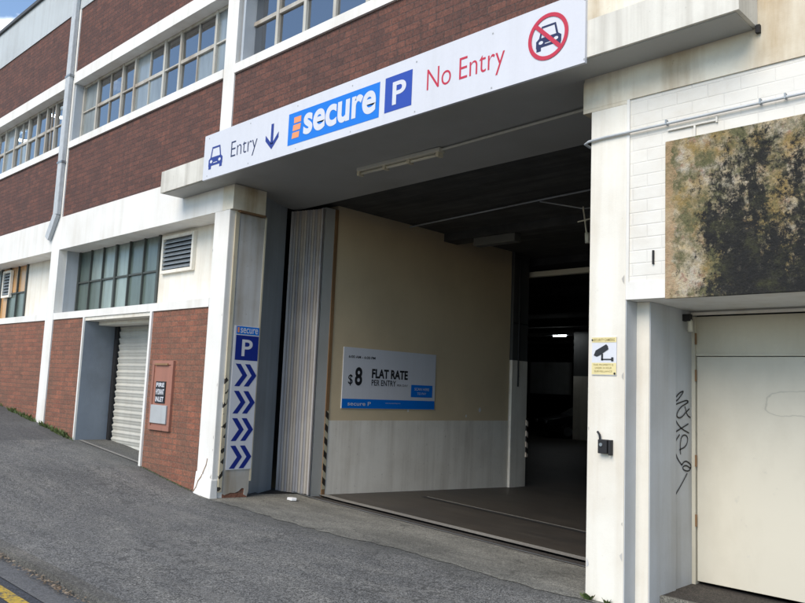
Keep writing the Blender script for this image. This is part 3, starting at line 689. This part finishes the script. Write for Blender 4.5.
bx('boarded_hatch', 'greyplate', B, -21.6, -19.4, 25.5, 25.7, 1.7, 3.2)

# ------------------------------------------------------------------ signs
SY = -.392
sg = thing('entrance_sign', (-6.0, SY, 4.25), 'long white fascia sign over the vehicle entrance reading Entry and No Entry', 'sign')
MB().hexa([(-8.905, SY, 4.245), (-3.155, SY, 4.285), (-3.155, -.361, 4.285), (-8.905, -.361, 4.245), (-8.905, SY, 4.85), (-3.155, SY, 4.90), (-3.155, -.361, 4.90), (-8.905, -.361, 4.85)]).obj('sign_panel', 'signwhite', sg)
def F(d): return lambda u, v: (u, SY - d, v + (u + 8.9) * .004)
def car_icon(name, u, v, w, h, mat, parent, mp1, mp2, bgmat):
    X = lambda a: u + a * w; Z = lambda a: v + a * h
    polys = [[(X(.0), Z(.14)), (X(1), Z(.14)), (X(1), Z(.42)), (X(.88), Z(.52)), (X(.12), Z(.52)), (X(0), Z(.42))],
             rect(X(.02), X(.2), Z(0), Z(.14)), rect(X(.8), X(.98), Z(0), Z(.14)),
             [(X(.12), Z(.52)), (X(.2), Z(.52)), (X(.27), Z(.88)), (X(.22), Z(.98))], [(X(.88), Z(.52)), (X(.8), Z(.52)), (X(.73), Z(.88)), (X(.78), Z(.98))],
             [(X(.22), Z(.98)), (X(.27), Z(.9)), (X(.73), Z(.9)), (X(.78), Z(.98))]]
    decal(name, polys, mp1, mat, parent)
    decal('headlight_dots', [circ(X(.2), Z(.33), w * .09, h * .07, 12), circ(X(.8), Z(.33), w * .09, h * .07, 12), rect(X(.36), X(.64), Z(.24), Z(.27))], mp2, bgmat, parent)
decal_pts = [(-8.8 + i * .94, v) for i in range(7) for v in (4.29, 4.80)]
for u_, v_ in decal_pts: decal('screw_head', [circ(u_, v_, .009, .009, 8)], F(.002), 'greyplate', sg)
car_icon('car_symbol', -8.78, 4.37, .33, .30, 'navy', sg, F(.002), F(.004), 'signwhite')
text('lettering', 'Entry', F(.002), -8.26, 4.375, .57, .27, 'ink', sg, bold=-.012)
decal('down_arrow', [rect(-7.415, -7.365, 4.44, 4.69), [(-7.39, 4.375), (-7.26, 4.50), (-7.26, 4.57), (-7.39, 4.445)], [(-7.39, 4.375), (-7.39, 4.445), (-7.52, 4.57), (-7.52, 4.50)]], F(.002), 'navy', sg)
decal('blue_panel', [rect(-7.075, -5.55, 4.35, 4.73)], F(.002), 'signblue', sg)
decal('orange_bars', [[(-6.97, 4.60), (-6.84, 4.60), (-6.84, 4.67), (-6.97, 4.67)], [(-6.99, 4.51), (-6.85, 4.51), (-6.84, 4.58), (-6.98, 4.58)], [(-7.0, 4.42), (-6.87, 4.42), (-6.86, 4.49), (-6.99, 4.49)]], F(.004), 'orange', sg)
text('lettering', 'secure', F(.004), -6.79, 4.42, 1.19, .25, 'signwhite', sg, bold=.03)
decal('parking_panel', [rect(-5.47, -5.09, 4.37, 4.74)], F(.002), 'royal', sg)
text('lettering', 'P', F(.004), -5.36, 4.43, .19, .24, 'signwhite', sg, bold=.02)
text('lettering', 'No Entry', F(.002), -4.89, 4.395, .93, .28, 'red', sg, bold=-.008)
car_icon('car_symbol', -3.63, 4.48, .25, .22, 'ink', sg, F(.002), F(.004), 'signwhite')
decal('prohibition_ring', ring(-3.51, 4.59, .20, .205, .035), F(.006), 'red', sg)
decal('prohibition_bar', [[(-3.655, 4.71), (-3.63, 4.735), (-3.365, 4.47), (-3.39, 4.445)]], F(.007), 'red', sg)

# pillar sign
ps = thing('parking_sign', (-8.797, .38, .46), 'tall narrow blue and white parking sign with arrows on the entrance pillar', 'sign')
MB().box(-8.797, -8.789, .19, .585, .46, 2.37).obj('sign_panel', 'signwhite', ps)
def Q(d): return lambda u, v: (-8.789 + d, u, v)
decal('blue_header', [rect(.215, .58, 2.26, 2.365)], Q(.002), 'signblue', ps)
text('lettering', 'secure', Q(.004), .28, 2.275, .28, .07, 'signwhite', ps, bold=.01)
decal('orange_bars', [rect(.23, .26, 2.28, 2.35)], Q(.004), 'orange', ps)
decal('parking_panel', [rect(.215, .58, 1.91, 2.245)], Q(.002), 'navy', ps)
text('lettering', 'P', Q(.004), .315, 1.965, .17, .225, 'signwhite', ps, bold=.015)
for i in range(4):
    v = 1.56 - i * .362; c = []
    for du in (0, .15): c.append([(.235 + du, v), (.315 + du, v), (.43 + du, v + .15), (.315 + du, v + .30), (.235 + du, v + .30), (.35 + du, v + .15)])
    decal('double_chevron', c, Q(.002), 'navy', ps)

# rate sign inside
rs = thing('rate_sign', (-8.735, 3.15, 1.3), 'white and blue flat rate price board on the beige wall inside the entrance', 'sign')
MB().box(-8.742, -8.73, 2.10, 4.19, 1.29, 2.215).obj('sign_panel', 'signwhite', rs)
def T(d): return lambda u, v: (-8.73 + d, u, v)
text('lettering', '6:00 AM - 6:00 PM', T(.003), 2.20, 2.055, .56, .04, 'blackink', rs, bold=.01)
text('lettering', '$', T(.003), 2.21, 1.635, .09, .17, 'blackink', rs, bold=.01)
text('lettering', '8', T(.003), 2.345, 1.64, .15, .28, 'blackink', rs, bold=.028)
text('lettering', 'FLAT RATE', T(.003), 2.70, 1.765, .81, .145, 'blackink', rs, bold=.035)
text('lettering', 'PER ENTRY', T(.003), 2.70, 1.65, .54, .09, 'blackink', rs, bold=.012)
text('lettering', 'PER DAY', T(.003), 3.27, 1.652, .25, .035, 'blackink', rs, bold=.0)
decal('blue_footer', [rect(2.105, 4.185, 1.295, 1.435)], T(.003), 'signblue', rs)
text('lettering', 'secure P', T(.005), 2.22, 1.335, .48, .06, 'signwhite', rs, bold=.01)
text('lettering', 'www.secureparking.co.nz', T(.005), 3.02, 1.37, .34, .022, 'signwhite', rs)
decal('blue_panel', [rect(3.60, 4.12, 1.49, 1.69)], T(.003), 'signblue', rs)
text('lettering', 'SCAN HERE', T(.005), 3.68, 1.60, .36, .045, 'signwhite', rs, bold=.01)
text('lettering', 'TO PAY', T(.005), 3.75, 1.53, .22, .04, 'signwhite', rs, bold=.01)
# camera warning sign
cs = thing('camera_warning_sign', (-3.17, -.004, 1.79), 'small white and pale yellow camera warning sign on the entrance pier', 'sign')
MB().box(-3.28, -3.06, -.008, -.001, 1.785, 2.095).obj('sign_panel', 'signwhite', cs)
def K(d): return lambda u, v: (u, -.008 - d, v)
decal('yellow_band', [rect(-3.28, -3.06, 2.05, 2.092), rect(-3.28, -3.06, 1.79, 1.885)], K(.002), 'paleyellow', cs)
text('lettering', 'SECURITY CAMERAS', K(.004), -3.265, 2.06, .19, .022, 'ochreink', cs, bold=.01)
text('lettering', 'THIS PROPERTY IS', K(.004), -3.265, 1.862, .18, .014, 'ochreink', cs)
text('lettering', 'UNDER 24 HOUR', K(.004), -3.25, 1.837, .15, .014, 'ochreink', cs)
text('lettering', 'SURVEILLANCE', K(.004), -3.255, 1.81, .16, .014, 'ochreink', cs)
decal('camera_symbol', [[(-3.262, 1.945), (-3.245, 1.985), (-3.15, 2.035), (-3.135, 2.02), (-3.13, 1.995), (-3.21, 1.945), (-3.235, 1.935)],
      rect(-3.195, -3.178, 1.905, 1.96), rect(-3.195, -3.10, 1.908, 1.918), rect(-3.105, -3.085, 1.898, 1.93)], K(.004), 'blackink', cs)
decal('screw_head', [circ(-3.275, 2.07, .008, .008, 10), circ(-3.073, 1.80, .009, .009, 10)], K(.006), 'black', cs)

# ------------------------------------------------------------------ smaller things
dp = thing('downpipe', (-14.75, -.1, 4.2), 'grey rainwater downpipe on the white pilaster, kinked at its foot', 'pipe')
MB().box(-14.74, -14.55, -.085, -.004, 4.60, 9.5).obj('pipe', 'pipe', dp, bevel=.02)
MB().hexa([(-15.03, -.08, 4.23), (-14.88, -.08, 4.14), (-14.88, -.006, 4.14), (-15.03, -.006, 4.23), (-14.735, -.084, 4.63), (-14.56, -.084, 4.59), (-14.56, -.006, 4.59), (-14.735, -.006, 4.63)]).obj('pipe_shoe', 'pipe', dp, bevel=.008)
for z in (5.6, 7.3, 8.9): bx('bracket', 'steel', dp, -14.76, -14.53, -.09, -.003, z, z + .04)
cp = thing('conduit_pipe', (-2.5, -.05, 3.77), 'thin grey conduit running level across the white wall above the mossy lintel', 'pipe')
MB().tube([(-3.32, .35, 3.73), (-3.365, .05, 3.735), (-3.37, -.01, 3.745), (-3.33, -.022, 3.757), (-3.2, -.02, 3.765), (1.5, -.018, 3.775)], .011, 10).obj('pipe', 'pipe', cp, smooth=True)
for x in (-2.64, -1.93, -1.76, -.9, .1): MB().box(x - .006, x + .006, -.036, -.0, 3.755, 3.795).obj('clamp', 'steel', cp)
cc = thing('surface_conduit', (-2.4, .0, 3.68), 'short painted T of conduit on the block wall above the mossy lintel', 'pipe')
b = MB(); b.box(-2.64, -2.26, -.004, .014, 3.71, 3.722); b.box(-2.43, -2.416, -.004, .014, 3.62, 3.71); b.box(-2.26, -2.248, -.004, .014, 3.70, 3.75); b.obj('raceway', 'block', cc)
lf = thing('batten_light', (-6.24, .6, 4.2), 'long unlit fluorescent batten with a conduit fixed under the entrance soffit', 'light fitting')
zb = cz(-6.2, 4.262)
MB().box(-6.92, -5.56, .56, .66, zb - .05, zb - .001).obj('housing', 'offtube', lf, bevel=.006)
MB().tube([(-6.88, .61, zb - .072), (-5.60, .61, zb - .072)], .018, 8).obj('tube', 'offtube', lf, smooth=True)
for x in (-6.90, -6.45, -6.05, -5.60): MB().box(x - .02, x + .02, .57, .65, zb - .10, zb - .05).obj('lamp_holder', 'angle', lf)
MB().tube([(-5.56, .61, zb - .02), (-3.42, .54, cz(-3.42, 4.262) - .03)], .014, 8).obj('conduit', 'offtube', lf)
# folding door stack
fd = thing('folding_door', (-9.0, 1.5, .05), 'concertina folding door of narrow cream and grey slats stacked beside the entrance pillar', 'door')
nS = 24; mats = ['slat_b', 'slat_shade', 'slat_b', 'slat_shade', 'slat_a', 'slat_shade', 'slat_b', 'slat_shade', 'slat_a', 'slat_shade', 'slat_a', 'slat_shade']  # every other slat painted dark as pleat shade
for i in range(nS):
    t0, t1 = i / nS, (i + 1) / nS; X = lambda t: -9.30 + t * .56; Yv = lambda t: 1.40 + t * .16
    d0 = .0 if i % 2 == 0 else .05; d1 = .05 - d0
    xa_, ya_, xb_, yb_ = X(t0), Yv(t0) + d0, X(t1), Yv(t1) + d1
    MB().hexa([(xa_, ya_, .06), (xb_, yb_, .06), (xb_ + .006, yb_ + .012, .06), (xa_ + .006, ya_ + .012, .06), (xa_, ya_, 4.24), (xb_, yb_, 4.24), (xb_ + .006, yb_ + .012, 4.24), (xa_ + .006, ya_ + .012, 4.24)]).obj('slat', (mats * 2)[i], fd)
MB().box(-8.77, -8.745, 1.56, 1.60, .05, 4.25).obj('leading_edge', 'slat_b', fd)
# inlet cabinet on the brick
ic = thing('inlet_cabinet', (-10.26, 0, .9), 'faded red cabinet with a lettered plate and a grey hatch set in the brick wall', 'cabinet')
b = MB(); b.box(-10.57, -9.97, -.02, .03, .88, .94); b.box(-10.57, -9.97, -.02, .03, 1.82, 1.88); b.box(-10.57, -10.51, -.02, .03, .94, 1.82); b.box(-10.03, -9.97, -.02, .03, .94, 1.82); b.obj('frame', 'hydred', ic, bevel=.003)
bx('door_panel', 'hydred', ic, -10.51, -10.03, -.005, .03, .94, 1.82)
bx('grey_hatch', 'greyplate', ic, -10.51, -10.06, -.03, -.005, .98, 1.24, bevel=.004)
b_ = bx('name_plate', 'blackink', ic, -10.42, -10.15, -.02, -.005, 1.27, 1.58)
b_['label'] = 'black plate with white lettering'
def H(d): return lambda u, v: (u, -.02 - d, v)
text('lettering', 'FIRE', H(.003), -10.40, 1.50, .23, .06, 'signwhite', ic, bold=.03)
text('lettering', 'HYDRANT', H(.003), -10.40, 1.39, .23, .08, 'signwhite', ic, bold=.03)
text('lettering', 'INLET', H(.003), -10.40, 1.29, .23, .07, 'signwhite', ic, bold=.03)
bx('hasp', 'rust', ic, -10.47, -10.10, -.035, -.02, 1.815, 1.84)
# key switch on the pier
ks = thing('key_switch', (-3.15, -.03, 1.2), 'small black key switch box with a broken conduit on the entrance pier', 'switch')
MB().box(-3.195, -3.115, -.05, -.001, 1.165, 1.275).obj('switch_box', 'black', ks, bevel=.006)
MB().box(-3.105, -3.085, -.045, -.001, 1.155, 1.275).obj('side_lug', 'black', ks, bevel=.003)
MB().tube([(-3.19, -.02, 1.26), (-3.195, -.02, 1.31), (-3.215, -.02, 1.335)], .009, 8).obj('conduit', 'black', ks)
MB().tube([(-3.165, -.05, 1.235), (-3.165, -.058, 1.235)], .014, 12).obj('key_slot', 'steel', ks)
# small wall slot
bx('wall_slot', 'black', None, -2.765, -2.752, -.003, .013, 2.66, 2.77, at=(-2.76, 0, 2.7), label='tiny dark upright slot in the white block wall left of the mossy lintel', category='slot')
# lamp in right recess
wl = thing('bulkhead_lamp', (-2.84, .85, 2.3), 'small white lamp hanging in the top corner of the garage door recess', 'lamp')
MB().box(-2.882, -2.82, .80, .86, 2.29, 2.35).obj('bracket', 'black', wl)
MB().tube([(-2.84, .84, 2.30), (-2.83, .84, 2.28), (-2.83, .84, 2.22), (-2.83, .84, 2.20)], .022, 12).obj('lamp_body', 'offtube', wl, bevel=0, smooth=True)
# hazard guard on inner pillar
MB().box(-8.74, -8.67, 6.80, 6.86, .42, 1.16).obj('corner_guard', 'guard', None, bevel=.006, at=(-8.7, 6.83, .42), label='black and white striped corner guard on the inner white pillar', category='guard')
# ceiling fixtures inside
tb = thing('garage_tube_light', (-17.2, 21, 4.1), 'lit fluorescent tube light deep inside the dark garage', 'light fitting')
MB().box(-17.75, -16.6, 20.9, 21.1, 4.06, 4.12).obj('housing', 'steel', tb); MB().tube([(-17.35, 20.95, 4.03), (-16.75, 20.95, 4.03)], .022, 8).obj('tube', 'tube', tb)
for i, (xa_, za_) in enumerate(((-18.93, 7.93), (-21.6, 7.88))):
    t = thing('office_tube_light', (xa_, 1.3, 7.8), ('lit tube light behind the first floor window beside the downpipe', 'lit tube light behind the leftmost first floor window')[i], 'light fitting', 'lit tubes upstairs')
    MB().tube([(xa_ - .1, 1.2, za_), (xa_ + (.75 if i == 0 else 1.25), 1.2, za_ - (.27 if i == 0 else .36))], .035, 8).obj('tube', 'tube', t)
    bx('housing', 'steel', t, xa_ - .1, xa_ + .9, 1.24, 1.34, za_ + .05, za_ + .10)
M['sooty'] = plain('sooty_fitting', (0.12, 0.12, 0.11), 0.7)
bl = thing('box_light', (-7.6, 4.4, 4.15), 'dull box shaped light fitting on the ceiling before the inner pillar', 'light fitting')
MB().box(-8.1, -7.25, 4.32, 4.5, 4.06, 4.198).obj('housing', 'sooty', bl, bevel=.01)
MB().tube([(-9.1, 3.47, 4.30), (-6.0, 3.15, 4.30), (-3.2, 2.9, 4.30)], .012, 6).obj('ceiling_conduit', 'greyplate', None, at=(-6, 3.15, 4.3), label='thin pale conduit running across the dark entrance ceiling', category='pipe')
MB().tube([(-5.98, 3.15, 4.28), (-5.45, 3.42, 4.16), (-5.2, 3.6, 4.2)], .010, 6).obj('ceiling_cable', 'greyplate', None, at=(-5.9, 3.2, 4.28), label='short cable branching off the ceiling conduit', category='cable')
pn = thing('hanging_sensor', (-5.45, 3.4, 4.0), 'thin hanging rod with crossbar and white bulb inside the entrance', 'sensor')
MB().tube([(-5.42, 3.36, 4.17), (-5.36, 3.36, 3.79)], .012, 6).obj('rod', 'offtube', pn)
MB().tube([(-5.50, 3.36, 3.97), (-5.30, 3.36, 3.99)], .010, 6).obj('crossbar', 'offtube', pn)
MB().tube([(-5.35, 3.36, 3.80), (-5.35, 3.36, 3.77), (-5.345, 3.36, 3.68), (-5.345, 3.36, 3.66)], .035, 10).obj('bulb', 'offtube', pn, smooth=True)
MB().box(-9.4, -4.5, 6.95, 7.06, 3.93, 4.03).obj('door_track', 'offtube', None, at=(-8, 7, 4), label='pale horizontal rail crossing the dark garage behind the inner pillar', category='rail')
# parked car deep inside
pc = thing('parked_car', (-18.8, 22.4, -.2), 'dark parked car barely visible deep inside the garage', 'car')
def car(root, ox, oy, oz, ang):
    R2 = Matrix.Rotation(ang, 3, 'Z')
    def tr(b):
        for v in b.b.verts: v.co = R2 @ v.co + Vector((ox, oy, oz))
        return b
    prof = [(0, .35, .72, .84), (.08, .30, .78, .88), (.9, .28, .95, .90), (1.25, .28, 1.0, .90), (3.2, .28, 1.02, .90), (4.1, .30, 1.0, .88), (4.3, .38, .9, .82)]
    b = MB(); rings = []
    for x, z0, z1, w in prof:
        rings.append([b.b.verts.new(p) for p in ((-w * .94, x, z0), (w * .94, x, z0), (w, x, (z0 + z1) / 2), (w * .92, x, z1), (-w * .92, x, z1), (-w, x, (z0 + z1) / 2))])
    for a, c in zip(rings, rings[1:]):
        for k in range(6): b.b.faces.new([a[k], a[(k + 1) % 6], c[(k + 1) % 6], c[k]])
    b.b.faces.new(rings[0]); b.b.faces.new(rings[-1][::-1]); tr(b).obj('body', 'carpaint', root, bevel=.03, smooth=True)
    b = MB(); lo = [(-.80, 1.1, .98), (.80, 1.1, .98), (.80, 3.9, 1.0), (-.80, 3.9, 1.0)]; hi = [(-.62, 1.85, 1.44), (.62, 1.85, 1.44), (.62, 3.2, 1.44), (-.62, 3.2, 1.44)]
    b.hexa(lo + hi); tr(b).obj('cabin', 'glass', root)
    b = MB(); b.box(-.63, .63, 1.83, 3.22, 1.43, 1.47); tr(b).obj('roof', 'carpaint', root, bevel=.012)
    for sx in (-1, 1):
        for y in (.85, 3.45):
            b = MB(); b.tube([(sx * .72, y, .32), (sx * .92, y, .32)], .32, 20); w_ = tr(b).obj('wheel', 'rubber', root)
            b = MB(); b.tube([(sx * .90, y, .32), (sx * .93, y, .32)], .19, 16); tr(b).obj('rim', 'steel', w_)
        b = MB(); b.box(sx * .62 - .16, sx * .62 + .16, -.01, .1, .60, .74); tr(b).obj('headlight', 'signwhite', root, bevel=.02)
    b = MB(); b.box(-.4, .4, -.012, .05, .42, .58); tr(b).obj('grille', 'black', root)
car(pc, -18.3, 21.6, -.12, math.radians(-38))
pc.location = (-18.8, 22.4, -.2)

# litter, leaves, weeds
b = MB(); c0 = Vector((-8.42, 1.02, hgt(-8.42, 1.02) + .012)); b.prism([c0 + Vector(p) for p in ((-.07, -.03, 0), (.05, -.045, 0), (.09, .01, 0), (.03, .045, .0), (-.06, .03, 0))], (0.01, 0, .035))
b.obj('litter', 'litter', None, bevel=.006, at=tuple(c0), label='small white scrap of crumpled litter on the concrete apron by the folding door', category='litter')
def leaves(name, n, xf, yf, zf, mat, smin, smax, label, cat, upright=False):
    b = MB()
    for i in range(n):
        x = xf(); y = yf(x); z = zf(x, y); s_ = random.uniform(smin, smax); a = random.random() * 6.28
        if upright:
            d = Vector((math.cos(a), math.sin(a), 0)); up = Vector((random.uniform(-.5, .5), random.uniform(-.9, .2), 1)).normalized() * s_
            p = Vector((x, y, z)); b.face([p - d * s_ * .08, p + d * s_ * .08, p + up * .6 + d * s_ * .12, p + up, p + up * .6 - d * s_ * .1])
        else:
            u = Vector((math.cos(a), math.sin(a), random.uniform(-.3, .3))) * s_; v = Vector((-math.sin(a), math.cos(a), random.uniform(-.4, .4))) * s_ * .6
            p = Vector((x, y, z)); b.face([p - u, p - v * .8, p + u * .9, p + v])
    o = b.obj(name, mat, None); o['kind'] = 'stuff'; o['label'] = label; o['category'] = cat; return o
def gx():
    return random.choice((random.gauss(-6.2, .35), random.uniform(-9, -4.5), random.gauss(-7.3, .15)))
leaves('dry_leaves', 420, gx, lambda x: KY - .125 + random.uniform(-.05, .02) , lambda x, y: g(x) - GD + .02 + random.random() * .03, 'dryleaf', .006, .022, 'dry brown leaves and grit gathered in the gutter along the kerb', 'leaves')
WC = [-13.35, -13.6, -13.9, -14.3, -14.95, -15.3, -15.9, -16.9, -17.4, -18.2]
leaves('wall_weeds', 700, lambda: random.choice(WC) + random.gauss(0, .13), lambda x: .0 - random.random() * .07, lambda x, y: g(x) - .01, 'weed', .03, .12, 'low green weeds along the foot of the brick wall', 'weeds', True)
leaves('wall_moss_fringe', 500, lambda: random.uniform(-10.7, -9.25), lambda x: .005 - random.random() * .03, lambda x, y: g(x) - .01, 'weed', .01, .035, 'thin fringe of moss and grit where brick meets pavement beside the cabinet', 'moss', True)
for i, x in enumerate((-3.27, -3.10)):
    b = MB()
    for k in range(26):
        a = random.random() * 6.28; s_ = random.uniform(.03, .075) * (1 if i else 1.25); p = Vector((x + random.uniform(-.02, .02), -.025 + random.uniform(-.015, .015), g(x) - .005))
        d = Vector((-math.sin(a), math.cos(a), 0)); up = Vector((math.cos(a) * .7, -abs(math.sin(a)) * .8, .9)).normalized() * s_
        b.face([p, p + up * .6 + d * s_ * .22, p + up, p + up * .6 - d * s_ * .22])
    b.obj('weed', 'weed', None, at=(x, -.02, g(x)), label=('small green weed at the left corner of the entrance pier foot', 'smaller green weed in the middle of the entrance pier foot')[i], category='weed', group='weeds at the pier')
